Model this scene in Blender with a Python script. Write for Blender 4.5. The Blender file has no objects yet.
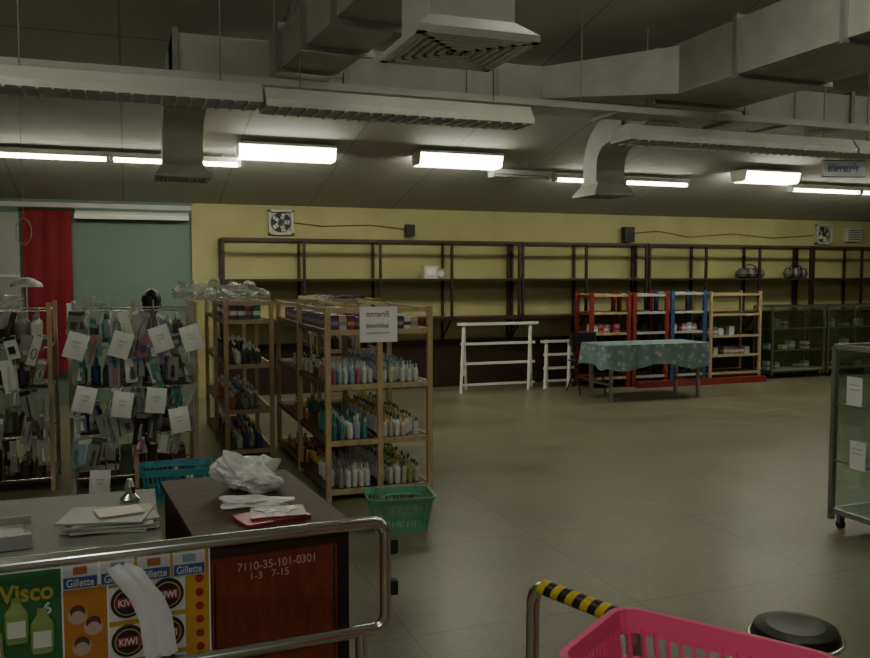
import bpy, math, random
from mathutils import Vector, Matrix, noise
random.seed(7)
D=bpy.data
SC=bpy.context.scene
CO=SC.collection

# ---------------------------------------------------------------- materials
MATS={}
def mat(name,col,rough=.6,metal=0.,var=0.,scale=6.,bump=0.,emit=0.,spec=.5,trans=0.,sheen=0.):
    if name in MATS: return MATS[name]
    m=D.materials.new(name); m.use_nodes=True
    nt=m.node_tree; b=nt.nodes['Principled BSDF']
    c=(col[0],col[1],col[2],1)
    b.inputs['Base Color'].default_value=c
    b.inputs['Roughness'].default_value=rough
    b.inputs['Metallic'].default_value=metal
    b.inputs['Specular IOR Level'].default_value=spec
    if trans: b.inputs['Transmission Weight'].default_value=trans
    if emit:
        b.inputs['Emission Color'].default_value=c
        b.inputs['Emission Strength'].default_value=emit
    if var or bump:
        tc=nt.nodes.new('ShaderNodeTexCoord')
        n=nt.nodes.new('ShaderNodeTexNoise'); n.inputs['Scale'].default_value=scale
        n.inputs['Detail'].default_value=5
        nt.links.new(tc.outputs['Object'],n.inputs['Vector'])
        if var:
            r=nt.nodes.new('ShaderNodeValToRGB')
            r.color_ramp.elements[0].position=.3; r.color_ramp.elements[1].position=.7
            r.color_ramp.elements[0].color=tuple(max(0,x*(1-var)) for x in col)+(1,)
            r.color_ramp.elements[1].color=tuple(min(1,x*(1+var)) for x in col)+(1,)
            nt.links.new(n.outputs['Fac'],r.inputs['Fac'])
            nt.links.new(r.outputs['Color'],b.inputs['Base Color'])
        if bump:
            bp=nt.nodes.new('ShaderNodeBump'); bp.inputs['Strength'].default_value=bump
            bp.inputs['Distance'].default_value=.02
            nt.links.new(n.outputs['Fac'],bp.inputs['Height'])
            nt.links.new(bp.outputs['Normal'],b.inputs['Normal'])
    MATS[name]=m; return m

def wood(name,c1,c2,rough=.45,scale=(2,14,14)):
    m=D.materials.new(name); m.use_nodes=True; nt=m.node_tree; b=nt.nodes['Principled BSDF']
    tc=nt.nodes.new('ShaderNodeTexCoord'); mp=nt.nodes.new('ShaderNodeMapping')
    mp.inputs['Scale'].default_value=scale
    n=nt.nodes.new('ShaderNodeTexNoise'); n.inputs['Scale'].default_value=3; n.inputs['Detail'].default_value=6
    n.inputs['Distortion'].default_value=.6
    r=nt.nodes.new('ShaderNodeValToRGB')
    r.color_ramp.elements[0].position=.3; r.color_ramp.elements[1].position=.72
    r.color_ramp.elements[0].color=c1+(1,); r.color_ramp.elements[1].color=c2+(1,)
    nt.links.new(tc.outputs['Object'],mp.inputs['Vector']); nt.links.new(mp.outputs['Vector'],n.inputs['Vector'])
    nt.links.new(n.outputs['Fac'],r.inputs['Fac']); nt.links.new(r.outputs['Color'],b.inputs['Base Color'])
    b.inputs['Roughness'].default_value=rough
    return m

def tiled(name,c,joint,bw,bh,mortar=.01,rough=.4,stain=.3,off=0.,coords='Object',speck=0.):
    m=D.materials.new(name); m.use_nodes=True; nt=m.node_tree; b=nt.nodes['Principled BSDF']
    tc=nt.nodes.new('ShaderNodeTexCoord')
    br=nt.nodes.new('ShaderNodeTexBrick'); br.offset=off
    br.inputs['Scale'].default_value=1; br.inputs['Brick Width'].default_value=bw; br.inputs['Row Height'].default_value=bh
    br.inputs['Mortar Size'].default_value=mortar
    br.inputs['Color1'].default_value=c+(1,); br.inputs['Color2'].default_value=tuple(x*.95 for x in c)+(1,)
    br.inputs['Mortar'].default_value=joint+(1,)
    nt.links.new(tc.outputs[coords],br.inputs['Vector'])
    n=nt.nodes.new('ShaderNodeTexNoise'); n.inputs['Scale'].default_value=1.3; n.inputs['Detail'].default_value=8
    n.inputs['Roughness'].default_value=.7
    nt.links.new(tc.outputs[coords],n.inputs['Vector'])
    r=nt.nodes.new('ShaderNodeValToRGB')
    r.color_ramp.elements[0].position=.3; r.color_ramp.elements[1].position=.7
    r.color_ramp.elements[0].color=(1-stain,)*3+(1,); r.color_ramp.elements[1].color=(1,1,1,1)
    nt.links.new(n.outputs['Fac'],r.inputs['Fac'])
    mx=nt.nodes.new('ShaderNodeMix'); mx.data_type='RGBA'; mx.blend_type='MULTIPLY'; mx.inputs[0].default_value=1
    nt.links.new(br.outputs['Color'],mx.inputs[6]); nt.links.new(r.outputs['Color'],mx.inputs[7])
    res=mx.outputs[2]
    if speck:
        n2=nt.nodes.new('ShaderNodeTexNoise'); n2.inputs['Scale'].default_value=28; n2.inputs['Detail'].default_value=4; n2.inputs['Roughness'].default_value=.8
        nt.links.new(tc.outputs[coords],n2.inputs['Vector'])
        r2=nt.nodes.new('ShaderNodeValToRGB'); r2.color_ramp.elements[0].position=.35; r2.color_ramp.elements[1].position=.65
        r2.color_ramp.elements[0].color=(1-speck,)*3+(1,); r2.color_ramp.elements[1].color=(1,1,1,1)
        nt.links.new(n2.outputs['Fac'],r2.inputs['Fac'])
        m2=nt.nodes.new('ShaderNodeMix'); m2.data_type='RGBA'; m2.blend_type='MULTIPLY'; m2.inputs[0].default_value=1
        nt.links.new(res,m2.inputs[6]); nt.links.new(r2.outputs['Color'],m2.inputs[7]); res=m2.outputs[2]
    nt.links.new(res,b.inputs['Base Color'])
    b.inputs['Roughness'].default_value=rough
    if rough<.6:
        mr=nt.nodes.new('ShaderNodeMapRange'); mr.inputs[3].default_value=rough-.08; mr.inputs[4].default_value=rough+.18
        nt.links.new(n.outputs['Fac'],mr.inputs[0]); nt.links.new(mr.outputs[0],b.inputs['Roughness'])
    return m

def glassmat(name,tint=(.9,.95,.93),gl=.12):
    m=D.materials.new(name); m.use_nodes=True; nt=m.node_tree
    out=nt.nodes['Material Output']; nt.nodes.remove(nt.nodes['Principled BSDF'])
    t=nt.nodes.new('ShaderNodeBsdfTransparent'); t.inputs[0].default_value=tint+(1,)
    g=nt.nodes.new('ShaderNodeBsdfGlossy'); g.inputs['Roughness'].default_value=.06
    mx=nt.nodes.new('ShaderNodeMixShader'); mx.inputs[0].default_value=gl
    nt.links.new(t.outputs[0],mx.inputs[1]); nt.links.new(g.outputs[0],mx.inputs[2]); nt.links.new(mx.outputs[0],out.inputs[0])
    MATS[name]=m; return m

M_floor=tiled('floor_terrazzo',(.265,.255,.160),(.185,.18,.115),1.2,1.2,.006,.33,.40,speck=.22)
M_ceil=tiled('ceiling_panels',(.44,.45,.39),(.28,.29,.25),1.2,2.4,.010,.85,.10)
M_yel=mat('yellow_paint',(.37,.350,.160),.7,var=.12,scale=1.6)
M_teal=mat('teal_board',(.145,.21,.165),.75,var=.08,scale=1.2)
M_grey=mat('grey_paint',(.30,.30,.27),.8,var=.06,scale=1)
M_dark=mat('dark_brown_board',(.030,.012,.010),.5,var=.2,scale=3)
M_frame=wood('dark_brown_wood',(.020,.009,.006),(.045,.020,.012),.5)
M_pine=wood('pine_wood',(.40,.30,.16),(.54,.42,.25),.5,(8,8,2))
M_shelf=wood('brown_laminate_shelf',(.050,.030,.020),(.095,.058,.034),.4)
M_desk=wood('desk_dark_wood',(.040,.022,.014),(.075,.042,.026),.62,(3,10,10))
M_red=wood('red_mahogany_panel',(.17,.030,.013),(.29,.058,.024),.32,(10,4,2.2))
M_black=mat('black_plastic',(.015,.015,.017),.35)
M_rubber=mat('black_rubber',(.02,.02,.02),.7)
M_chrome=mat('chrome',(.75,.75,.72),.2,1.)
M_alu=mat('aluminium',(.45,.45,.42),.38,1.,var=.08,scale=20)
M_duct=mat('duct_galvanised',(.40,.40,.37),.6,.15,var=.12,scale=5)
M_ductw=mat('duct_wrap_light',(.46,.46,.42),.6,.0,var=.12,scale=4)
M_ductf=mat('duct_flange',(.27,.27,.26),.5,.3)
M_white=mat('white_enamel',(.66,.66,.61),.45,var=.04,scale=4)
M_whited=mat('white_dusty',(.46,.46,.42),.6,var=.08,scale=6)
M_paper=mat('white_paper',(.90,.90,.93),.7)
M_glass=glassmat('clear_glass')
M_skin=mat('skin',(.45,.27,.18),.55)
M_hair=mat('black_hair',(.012,.010,.010),.45,var=.3,scale=40)
M_vent=mat('vent_dark',(.05,.05,.05),.7)
M_redp=mat('red_paint',(.25,.03,.025),.5,var=.1)
M_bluep=mat('blue_paint',(.04,.085,.22),.5,var=.1)
M_tube=mat('fluorescent_lens',(1.,.99,.80),.5,emit=20)
M_tube2=mat('fluorescent_tube',(1.,.99,.80),.5,emit=26)
def clear_plastic():
    m=D.materials.new('clear_plastic_wrap'); m.use_nodes=True; nt=m.node_tree; b=nt.nodes['Principled BSDF']
    b.inputs['Base Color'].default_value=(.55,.58,.55,1); b.inputs['Roughness'].default_value=.2
    b.inputs['Alpha'].default_value=.40
    return m
M_wrap=clear_plastic()
PC={}
for k,c in dict(white=(.70,.71,.68),cream=(.56,.52,.40),yellow=(.58,.46,.08),pink=(.45,.16,.24),magenta=(.28,.04,.14),
    purple=(.14,.08,.20),blue=(.05,.11,.30),lblue=(.30,.42,.50),teal=(.06,.24,.24),green=(.07,.20,.09),lime=(.28,.38,.12),
    red=(.36,.03,.03),orange=(.48,.18,.05),brown=(.12,.06,.035),black=(.02,.02,.025),grey=(.30,.30,.29),dgrey=(.09,.09,.09),
    skinp=(.55,.40,.32),gold=(.5,.34,.10)).items():
    PC[k]=mat('plastic_'+k,c,.38)

# ---------------------------------------------------------------- mesh builder
class B:
    def __init__(s): s.v=[];s.f=[];s.m=[];s.sm=[];s.mats=[]
    def mi(s,m):
        if m not in s.mats: s.mats.append(m)
        return s.mats.index(m)
    def add(s,vs,fs,m,smooth=False):
        o=len(s.v); s.v+=[tuple(x) for x in vs]; i=s.mi(m)
        for f in fs: s.f.append(tuple(o+k for k in f)); s.m.append(i); s.sm.append(smooth)
    def box(s,x0,x1,y0,y1,z0,z1,m):
        vs=[(x0,y0,z0),(x1,y0,z0),(x1,y1,z0),(x0,y1,z0),(x0,y0,z1),(x1,y0,z1),(x1,y1,z1),(x0,y1,z1)]
        s.add(vs,[(3,2,1,0),(4,5,6,7),(0,1,5,4),(1,2,6,5),(2,3,7,6),(3,0,4,7)],m)
    def obox(s,c,sz,m,R=None):
        hx,hy,hz=[a/2 for a in sz]; c=Vector(c)
        vs=[]
        for dz in(-hz,hz):
            for dx,dy in((-hx,-hy),(hx,-hy),(hx,hy),(-hx,hy)):
                p=Vector((dx,dy,dz))
                if R is not None: p=R@p
                vs.append(c+p)
        s.add(vs,[(3,2,1,0),(4,5,6,7),(0,1,5,4),(1,2,6,5),(2,3,7,6),(3,0,4,7)],m)
    def beam(s,p0,p1,w,h,m):
        p0=Vector(p0);p1=Vector(p1);d=p1-p0;L=d.length
        if L<1e-6: return
        q=d.to_track_quat('X','Z').to_matrix()
        s.obox((p0+p1)/2,(L,w,h),m,q)
    def cyl(s,p0,p1,r,m,n=10,r2=None,cap=True):
        p0=Vector(p0);p1=Vector(p1)
        if r2 is None:r2=r
        q=(p1-p0).to_track_quat('Z','Y').to_matrix()
        vs=[];
        for p,rr in((p0,r),(p1,r2)):
            for i in range(n):
                a=2*math.pi*i/n; vs.append(p+q@Vector((rr*math.cos(a),rr*math.sin(a),0)))
        s.add(vs,[(i,(i+1)%n,n+(i+1)%n,n+i) for i in range(n)],m,True)
        if cap:
            s.add(vs[:n],[tuple(range(n-1,-1,-1))],m); s.add(vs[n:],[tuple(range(n))],m)
    def tube(s,pts,r,m,n=10,closed=False):
        pts=[Vector(p) for p in pts]; N=len(pts); vs=[]; up=None
        for i,p in enumerate(pts):
            a=pts[(i-1)%N] if (closed or i>0) else p; b=pts[(i+1)%N] if (closed or i<N-1) else p
            t=(b-a).normalized()
            if up is None:
                up=Vector((0,0,1)) if abs(t.z)<.9 else Vector((1,0,0))
            sd=t.cross(up)
            if sd.length<1e-4: sd=t.orthogonal()
            sd.normalize(); up=sd.cross(t).normalized()
            for k in range(n):
                an=2*math.pi*k/n; vs.append(p+sd*math.cos(an)*r+up*math.sin(an)*r)
        fs=[]
        for i in range(N if closed else N-1):
            j=(i+1)%N
            for k in range(n): fs.append((i*n+k,i*n+(k+1)%n,j*n+(k+1)%n,j*n+k))
        s.add(vs,fs,m,True)
        if not closed:
            s.add(vs[:n],[tuple(range(n))],m); s.add(vs[-n:],[tuple(range(n-1,-1,-1))],m)
    def lathe(s,prof,c,m,n=10,sx=1.,sy=1.,mats=None):
        c=Vector(c); vs=[]
        for r,z in prof:
            for i in range(n):
                a=2*math.pi*i/n; vs.append(c+Vector((r*sx*math.cos(a),r*sy*math.sin(a),z)))
        for j in range(len(prof)-1):
            mm=mats[j] if mats else m
            s.add(vs[j*n:(j+2)*n],[(i,(i+1)%n,n+(i+1)%n,n+i) for i in range(n)],mm,True)
        s.add(vs[-n:],[tuple(range(n))],mats[-1] if mats else m)
        s.add(vs[:n],[tuple(range(n-1,-1,-1))],mats[0] if mats else m)
    def sweep_rect(s,pts,w,h,m):
        vs=[];pts=[Vector(p) for p in pts];N=len(pts)
        for i,p in enumerate(pts):
            t=(pts[min(i+1,N-1)]-pts[max(i-1,0)]).normalized()
            nn=Vector((0,-t.z,t.y)); sx=Vector((1,0,0))
            for a,b in((-1,-1),(1,-1),(1,1),(-1,1)): vs.append(p+sx*a*w/2+nn*b*h/2)
        fs=[(3,2,1,0),(4*N-4,4*N-3,4*N-2,4*N-1)]
        for i in range(N-1):
            for k in range(4): fs.append((i*4+k,i*4+(k+1)%4,i*4+4+(k+1)%4,i*4+4+k))
        s.add(vs,fs,m)
    def obj(s,name,loc=(0,0,0),rz=0.,bevel=0.):
        me=D.meshes.new(name); me.from_pydata(s.v,[],s.f)
        for m in s.mats: me.materials.append(m)
        me.polygons.foreach_set('material_index',s.m); me.polygons.foreach_set('use_smooth',s.sm)
        me.update()
        o=D.objects.new(name,me); CO.objects.link(o); o.location=loc; o.rotation_euler=(0,0,rz)
        if bevel:
            b=o.modifiers.new('bevel','BEVEL'); b.width=bevel; b.segments=2; b.limit_method='ANGLE'
        return o
def par(c,p):
    bpy.context.view_layer.update()
    c.parent=p; c.matrix_parent_inverse=p.matrix_world.inverted()
def text(name,body,loc,size,m,rot=(math.pi/2,0,0),parent=None,ext=.0008,bold=0.,sx=1.):
    cu=D.curves.new(name,'FONT'); cu.body=body; cu.size=size; cu.extrude=ext; cu.offset=bold
    cu.align_x='CENTER'; cu.align_y='CENTER'
    o=D.objects.new(name,cu); CO.objects.link(o); o.location=loc; o.rotation_euler=rot; o.scale=(sx,1,1); cu.materials.append(m)
    if parent: par(o,parent)
    return o
def C(X,Y): return (.93969*X+.34202*Y, -.34202*X+.93969*Y)
def zc(y): return 2.6+.2*(11.75-y)

# ---------------------------------------------------------------- room shell
XL,XR,YF,YB=-5.,14.,-4.,11.75
b=B(); b.box(XL-.2,XR+.2,YF-.2,YB+.2,-.15,0,M_floor); b.obj('floor')
b=B(); T=.12
vs=[]
for z in (0,T):
    for x,y in((XL-.2,YF-.2),(XR+.2,YF-.2),(XR+.2,YB+.2),(XL-.2,YB+.2)): vs.append((x,y,zc(y)+z))
b.add(vs,[(3,2,1,0),(4,5,6,7),(0,1,5,4),(1,2,6,5),(2,3,7,6),(3,0,4,7)],M_ceil); b.obj('ceiling')
b=B()
b.box(.87,XR+.2,YB,YB+.2,0,zc(YB),M_yel)
b.box(XL-.2,.87,YB,YB+.2,0,zc(YB),M_teal)
b.obj('wall_back')
def sidewall(name,x0,x1):
    b=B(); z1=zc(YF);z2=zc(YB)
    vs=[(x0,YF,0),(x1,YF,0),(x1,YB,0),(x0,YB,0),(x0,YF,z1),(x1,YF,z1),(x1,YB,z2),(x0,YB,z2)]
    b.add(vs,[(3,2,1,0),(4,5,6,7),(0,1,5,4),(1,2,6,5),(2,3,7,6),(3,0,4,7)],M_yel); b.obj(name)
sidewall('wall_left',XL-.2,XL); sidewall('wall_right',XR,XR+.2)
b=B(); b.box(XL-.2,XR+.2,YF-.2,YF,0,zc(YF),M_grey); b.obj('wall_front')
b=B(); b.box(1.1,XR,YB-.03,YB,0,.66,M_dark); b.box(1.1,XR,YB-.04,YB,.66,.70,M_frame); b.obj('baseboard_back')
b=B(); b.box(XL,.87,YB-.03,YB,2.50,2.56,M_whited); b.obj('trim_1')
b=B(); b.box(-.58,.80,YB-.16,YB-.005,2.36,2.42,M_white); b.box(-.58,.80,YB-.04,YB-.005,2.42,2.46,M_whited); b.obj('curtain_pelmet')
b=B(); b.box(.84,.90,YB-.05,YB,0,2.58,M_yel); b.obj('trim_2')
# loose wiring clipped on the wall
b=B()
b.tube([(2.2,YB-.01,2.37),(2.6,YB-.01,2.33),(3.3,YB-.01,2.36),(3.86,YB-.01,2.30)],.006,M_black,5)
b.tube([(7.5,YB-.01,2.3),(8.1,YB-.01,2.36),(8.7,YB-.01,2.27),(9.6,YB-.01,2.34),(10.4,YB-.01,2.28),(11.3,YB-.01,2.34)],.006,M_black,5)
b.obj('wall_cable')

M_ban=mat('red_banner_cloth',(.19,.006,.012),.85,var=.1,scale=4)
b=B(); vs=[];n=24
for j in range(13):
    for i in range(n+1):
        u=i/n; vs.append((-1.18+.56*u,YB-.09+.007*math.sin(u*20+j*.15),2.46-j*.17))
fs=[(j*(n+1)+i,j*(n+1)+i+1,(j+1)*(n+1)+i+1,(j+1)*(n+1)+i) for j in range(12) for i in range(n)]
b.add(vs,fs,M_ban,True); b.cyl((-1.22,YB-.09,2.47),(-.58,YB-.09,2.47),.015,M_frame)
b.obj('red_banner')
b=B(); b.box(-2.6,-1.22,YB-.05,YB-.005,.9,2.42,M_grey); b.box(-2.6,-1.22,YB-.07,YB-.005,1.62,1.66,M_whited); b.obj('wall_board')

# ---------------------------------------------------------------- wall shelving
def wall_shelf(name,x0,nb,w=1.06):
    b=B(); y0,y1=YB-.42,YB-.04; z0,z1=1.0,2.14; L=nb*w; p=.018
    for i in range(nb+1):
        x=i*w
        for y in(y0,y1): b.box(x-p,x+p,y-p,y+p,z0,z1,M_frame)
        for z in(z0+.02,1.58,z1-.02): b.box(x-.012,x+.012,y0,y1,z-.015,z+.015,M_frame)
    for y in(y0,y1):
        for z,h in((z1-.02,.018),(1.58,.011),(z0+.02,.02)):
            b.box(0,L,y-.012,y+.012,z-h,z+h,M_frame)
    b.box(0,L,y0,y1,1.588,1.600,M_shelf)
    b.box(0,L,y0,y1,z0+.035,z0+.05,M_shelf)
    for i in range(nb+1):
        x=i*w; b.beam((x,y1,z0-.28),(x,y0+.05,z0),.02,.02,M_frame); b.box(x-.012,x+.012,y1-.01,YB-.001,z0-.3,z0,M_frame)
    return b.obj(name,(x0,0,0))
wall_shelf('wall_shelf',1.20,4); wall_shelf('wall_shelf',5.50,2); wall_shelf('wall_shelf',7.68,3); wall_shelf('wall_shelf',10.92,2)

b=B()
b.obox((0,0,.09),(.20,.16,.18),PC['cream']); b.obox((0,-.085,.10),(.12,.012,.10),PC['white']); b.obox((.16,.02,.07),(.12,.12,.14),PC['grey']); b.cyl((.16,-.045,.07),(.16,-.05,.07),.045,PC['white'])
b.obj('storage_box',(4.1,YB-.25,1.601))
def darkbundle(x,s):
    b=B()
    for i in range(5):
        b.lathe([(.02,0),(.09*s,.02),(.11*s,.07),(.08*s,.12+.02*(i%3)),(.02,.17)],(.09*(i-2),.02*(i%2),0),PC['black' if i%2 else 'dgrey'],10)
    b.tube([(-.15,0,.1),(-.1,0,.2),(0,0,.23),(.1,0,.2),(.15,0,.1)],.012,PC['black'],6)
    b.obj('cloth_bag',(x,YB-.25,1.601))
darkbundle(9.75,.9); darkbundle(10.7,.6)

def fan(x,z,s=.36):
    b=B(); h=s/2
    for a,c in(((-h,-.06,-h),(h,0,-h+.03)),((-h,-.06,h-.03),(h,0,h)),((-h,-.06,-h),(-h+.03,0,h)),((h-.03,-.06,-h),(h,0,h))):
        b.box(a[0],c[0],a[1],c[1],a[2],c[2],M_whited)
    b.box(-h+.02,h-.02,-.012,0,-h+.02,h-.02,M_whited)
    for r in(.05,.09,.13): b.tube([(r*math.cos(t*math.pi/10),-.05,r*math.sin(t*math.pi/10)) for t in range(20)],.004,M_vent,6,True)
    b.cyl((0,-.055,0),(0,-.02,0),.04,M_vent,14)
    b.cyl((0,-.014,0),(0,-.018,0),.135,M_vent,24)
    for k in range(5):
        a=k*2*math.pi/5; R=Matrix.Rotation(a,3,'Y')@Matrix.Rotation(.5,3,'X')
        b.obox(R@Vector((.08,-.0,0))+Vector((0,-.03,0)),(.09,.004,.06),M_white,R)
    b.obj('exhaust_fan',(x,YB-.001,z))
fan(2.02,2.37,.34); fan(11.5,2.36,.34)
b=B(); b.box(-.16,.16,-.08,0,-.12,.12,M_whited)
for k in range(5): b.box(-.14,.14,-.086,-.08,-.09+k*.04,-.075+k*.04,M_vent)
b.obj('wall_vent',(12.15,YB-.001,2.36))
def speaker(x,z,w,h):
    b=B(); b.box(-w/2,w/2,-.14,-.03,-h/2,h/2,M_black); b.box(-.02,.02,-.03,0,-.03,.03,M_rubber)
    b.cyl((0,-.142,-h*.15),(0,-.146,-h*.15),w*.36,M_rubber,20); b.cyl((0,-.142,h*.28),(0,-.146,h*.28),w*.18,M_rubber,14)
    b.obj('wall_speaker',(x,YB-.001,z),bevel=.006)
speaker(3.86,2.29,.13,.17); speaker(7.5,2.29,.18,.24)

# ---------------------------------------------------------------- ceiling lights
def lensfix(x0,x1,y,zb,w=.34,h=.13):
    b=B(); L=x1-x0
    b.box(0,L,-w/2-.01,w/2+.01,h,h+.03,M_white)
    vs=[];
    for x in(0,L):
        vs+=[(x,-w/2,h),(x,-w/2+.03,.02),(x,-w/2+.07,0),(x,w/2-.07,0),(x,w/2-.03,.02),(x,w/2,h)]
    b.add(vs,[(i,i+1,7+i,6+i) for i in range(5)]+[(0,6,11,5)],M_tube)
    b.add([(p[0],p[1],p[2]) for p in vs[:6]],[(5,4,3,2,1,0)],M_white); b.add(vs[6:],[(0,1,2,3,4,5)],M_white)
    for x in(.2,L-.2): b.cyl((x,0,h+.02),(x,0,zc(y)-zb),.01,M_whited,6)
    b.obj('fluorescent_ceiling_light',(x0,y,zb))
lensfix(1.16,2.20,9.37,2.90); lensfix(3.18,4.20,9.37,2.91); lensfix(7.72,8.60,9.37,2.89)
def batten(x0,x1,y,zb,lit=True):
    b=B(); L=x1-x0
    b.box(0,L,-.05,.05,.045,.10,M_white)
    k=max(1,round(L/1.25)); s=L/k
    for i in range(k):
        for yy in(-.03,.03): b.cyl((i*s+.04,yy,.022),((i+1)*s-.04,yy,.022),.017,M_tube2 if lit else M_whited,8)
        for x in(i*s+.02,(i+1)*s-.02): b.box(x-.015,x+.015,-.05,.05,0,.05,M_white)
    for x in(.2,L-.2): b.cyl((x,0,.09),(x,0,zc(y)-zb),.01,M_whited,6)
    b.obj('fluorescent_batten_light',(x0,y,zb))
batten(-1.5,1.25,9.83,2.86); batten(5.2,7.25,9.83,2.85); batten(9.0,11.6,9.83,2.85); batten(4.3,5.15,9.83,2.87,False)
for x in(-3.,1.7,5.6,9.5): batten(x,x+2.4,3.5,3.85)  # added row above the frame, unseen, brightens floor and ducts
for x in(-3.,5.6): batten(x,x+2.4,.6,3.95)  # another unseen row, added to raise the room's overall light
def louvre(x0,x1,y,zb,w=.30):
    b=B(); L=x1-x0
    vs=[]
    for x in(0,L): vs+=[(x,-w/2,.04),(x,-.09,.13),(x,.09,.13),(x,w/2,.04)]
    b.add(vs,[(1,5,4,0),(2,6,5,1),(3,7,6,2),(0,1,2,3),(7,6,5,4)],M_white)
    b.box(0,L,-w/2-.006,-w/2+.006,0,.045,M_white); b.box(0,L,w/2-.006,w/2+.006,0,.045,M_white)
    b.box(0,.012,-w/2,w/2,0,.045,M_white); b.box(L-.012,L,-w/2,w/2,0,.045,M_white)
    n=int(L/.085)
    for i in range(1,n): b.box(i*L/n-.006,i*L/n+.006,-w/2-.008,w/2,-.012,.04,M_white)
    for yy in(-.05,.05):
        b.box(0,L,yy-.003,yy+.003,0,.04,M_white)
    for yy in(-.1,0,.1): b.cyl((.03,yy,.07),(L-.03,yy,.07),.015,M_whited,8)
    for x in(.25,L-.25):
        b.cyl((x,0,.12),(x,0,zc(y)-zb),.005,M_ductf,6)
    b.obj('suspended_louvre_light',(x0,y,zb))
louvre(-2.8,-.84,5.75,2.76); louvre(-.82,.86,5.75,2.76); louvre(.88,2.80,5.75,2.74)
louvre(3.90,6.3,6.20,2.76); louvre(6.32,8.6,6.20,2.76)
b=B(); b.box(-3,9,-.03,.03,0,.05,M_ductw); 
for x in(-1,1,3.4,5.5,7.5): b.cyl((x,0,.04),(x,0,zc(5.98)-2.95),.005,M_ductf,6)
b.obj('cable_tray',(0,5.98,2.95))

# ---------------------------------------------------------------- ducts
b=B()
b.box(.35,11,6.45,7.0,3.10,3.38,M_duct)
for i in range(9):
    x=.37+i*1.25; b.box(x-.02,x+.02,6.42,7.03,3.07,3.41,M_ductf)
b.box(4.25,5.1,1.0,6.45,3.12,3.52,M_duct)
for y in(6.2,5.2,4.2,3.2): b.box(4.22,5.13,y-.02,y+.02,3.09,3.55,M_ductf)
vs=[(3.3,6.45,3.12),(4.25,5.9,3.12),(4.25,6.45,3.12),(3.3,6.45,3.38),(4.25,5.9,3.50),(4.25,6.45,3.50)]
b.add(vs,[(0,2,1),(3,4,5),(0,1,4,3)],M_duct)
p0=C(-1.15,6.75);p1=C(-.12,4.5)
b.beam((p0[0],p0[1],3.24),(p1[0],p1[1],3.27),.42,.28,M_duct)
for t in(.25,.5,.75):
    q=(p0[0]+(p1[0]-p0[0])*t,p0[1]+(p1[1]-p0[1])*t); d=(Vector(p1)-Vector(p0)).normalized()*.02
    b.beam((q[0]-d.x,q[1]-d.y,3.25),(q[0]+d.x,q[1]+d.y,3.25),.48,.34,M_ductf)
for x in(.50,4.8):
    pts=[(x,6.9,3.22),(x,7.45,3.16)]
    R0=.34
    for k in range(9):
        a=k/8*math.pi/2; pts.append((x,7.61+R0*math.sin(a),3.12-R0+R0*math.cos(a)))
    pts+=[(x,7.95,2.62)]
    b.sweep_rect(pts,.34,.27,M_ductw)
    b.box(x-.2,x+.2,7.30,7.34,3.02,3.36,M_ductf)
for x in(1.2,2.6,5.9,7.6,9.3):
    for y in(6.4,7.05): b.cyl((x,y,3.07),(x,y,zc(y)),.006,M_ductf,6)
    b.box(x-.02,x+.02,6.38,7.07,3.05,3.08,M_ductf)
b.box(1.2,1.66,1.0,3.86,3.2,3.5,M_duct)
b.obj('air_duct')
def diffuser(x,y,z,s,neck,ztop,m=M_ductw,rim=.02,fl=.12):
    b=B(); h=s/2
    vs=[]
    for hh,zz in((h,0),(h,rim),(neck/2,fl),(neck/2,ztop)):
        vs+=[(-hh,-hh,zz),(hh,-hh,zz),(hh,hh,zz),(-hh,hh,zz)]
    fs=[]
    for j in range(3):
        for k in range(4): fs.append((j*4+k,j*4+(k+1)%4,j*4+4+(k+1)%4,j*4+4+k))
    b.add(vs,fs,m)
    b.box(-h+.01,h-.01,-h+.01,h-.01,rim-.002,rim+.002,M_vent)
    n=7
    for k in range(n):
        q=h*(1-k/n)-.002; w=h/n*(.9 if k==0 else .5)
        for a0,a1,c0,c1 in((-q,q,-q,-q+w),(-q,q,q-w,q),(-q,-q+w,-q,q),(q-w,q,-q,q)):
            b.box(a0,a1,c0,c1,-.004,.016,m)
    b.box(-.03,.03,-.03,.03,-.004,.016,m)
    b.obj('air_diffuser',(x,y,z))
diffuser(1.46,3.72,2.675,.57,.40,.525,M_white,.03,.10)
diffuser(.50,7.95,2.50,.48,.34,.12); diffuser(4.8,7.95,2.48,.48,.34,.14)

b=B(); b.box(-.25,.25,-.012,.012,0,.19,M_paper) 
for a in((-.25,.25,.180,.19),(-.25,.25,0,.010)): b.box(a[0],a[1],-.016,.016,a[2],a[3],PC['blue'])
random.seed(3)
x=-.19
M_sb=mat('sign_blue',(.03,.10,.45),.5)
while x<.17:
    w=random.choice([.022,.030]); z0=.06
    b.box(x,x+.008,-.015,-.012,z0,z0+.065,M_sb); b.box(x,x+w,-.015,-.012,z0+.057,z0+.065,M_sb); b.box(x+w-.008,x+w,-.015,-.012,z0+(.03 if random.random()<.5 else 0),z0+.065,M_sb)
    if random.random()<.5: b.box(x,x+w,-.015,-.012,z0+.08,z0+.088,M_sb)
    x+=w+.012
for x in(-.2,.2): b.cyl((x,0,.19),(x,0,zc(7.46)-2.73),.004,M_ductf,6)
b.obj('hanging_sign',(7.58,7.46,2.74),math.radians(-14))

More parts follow.
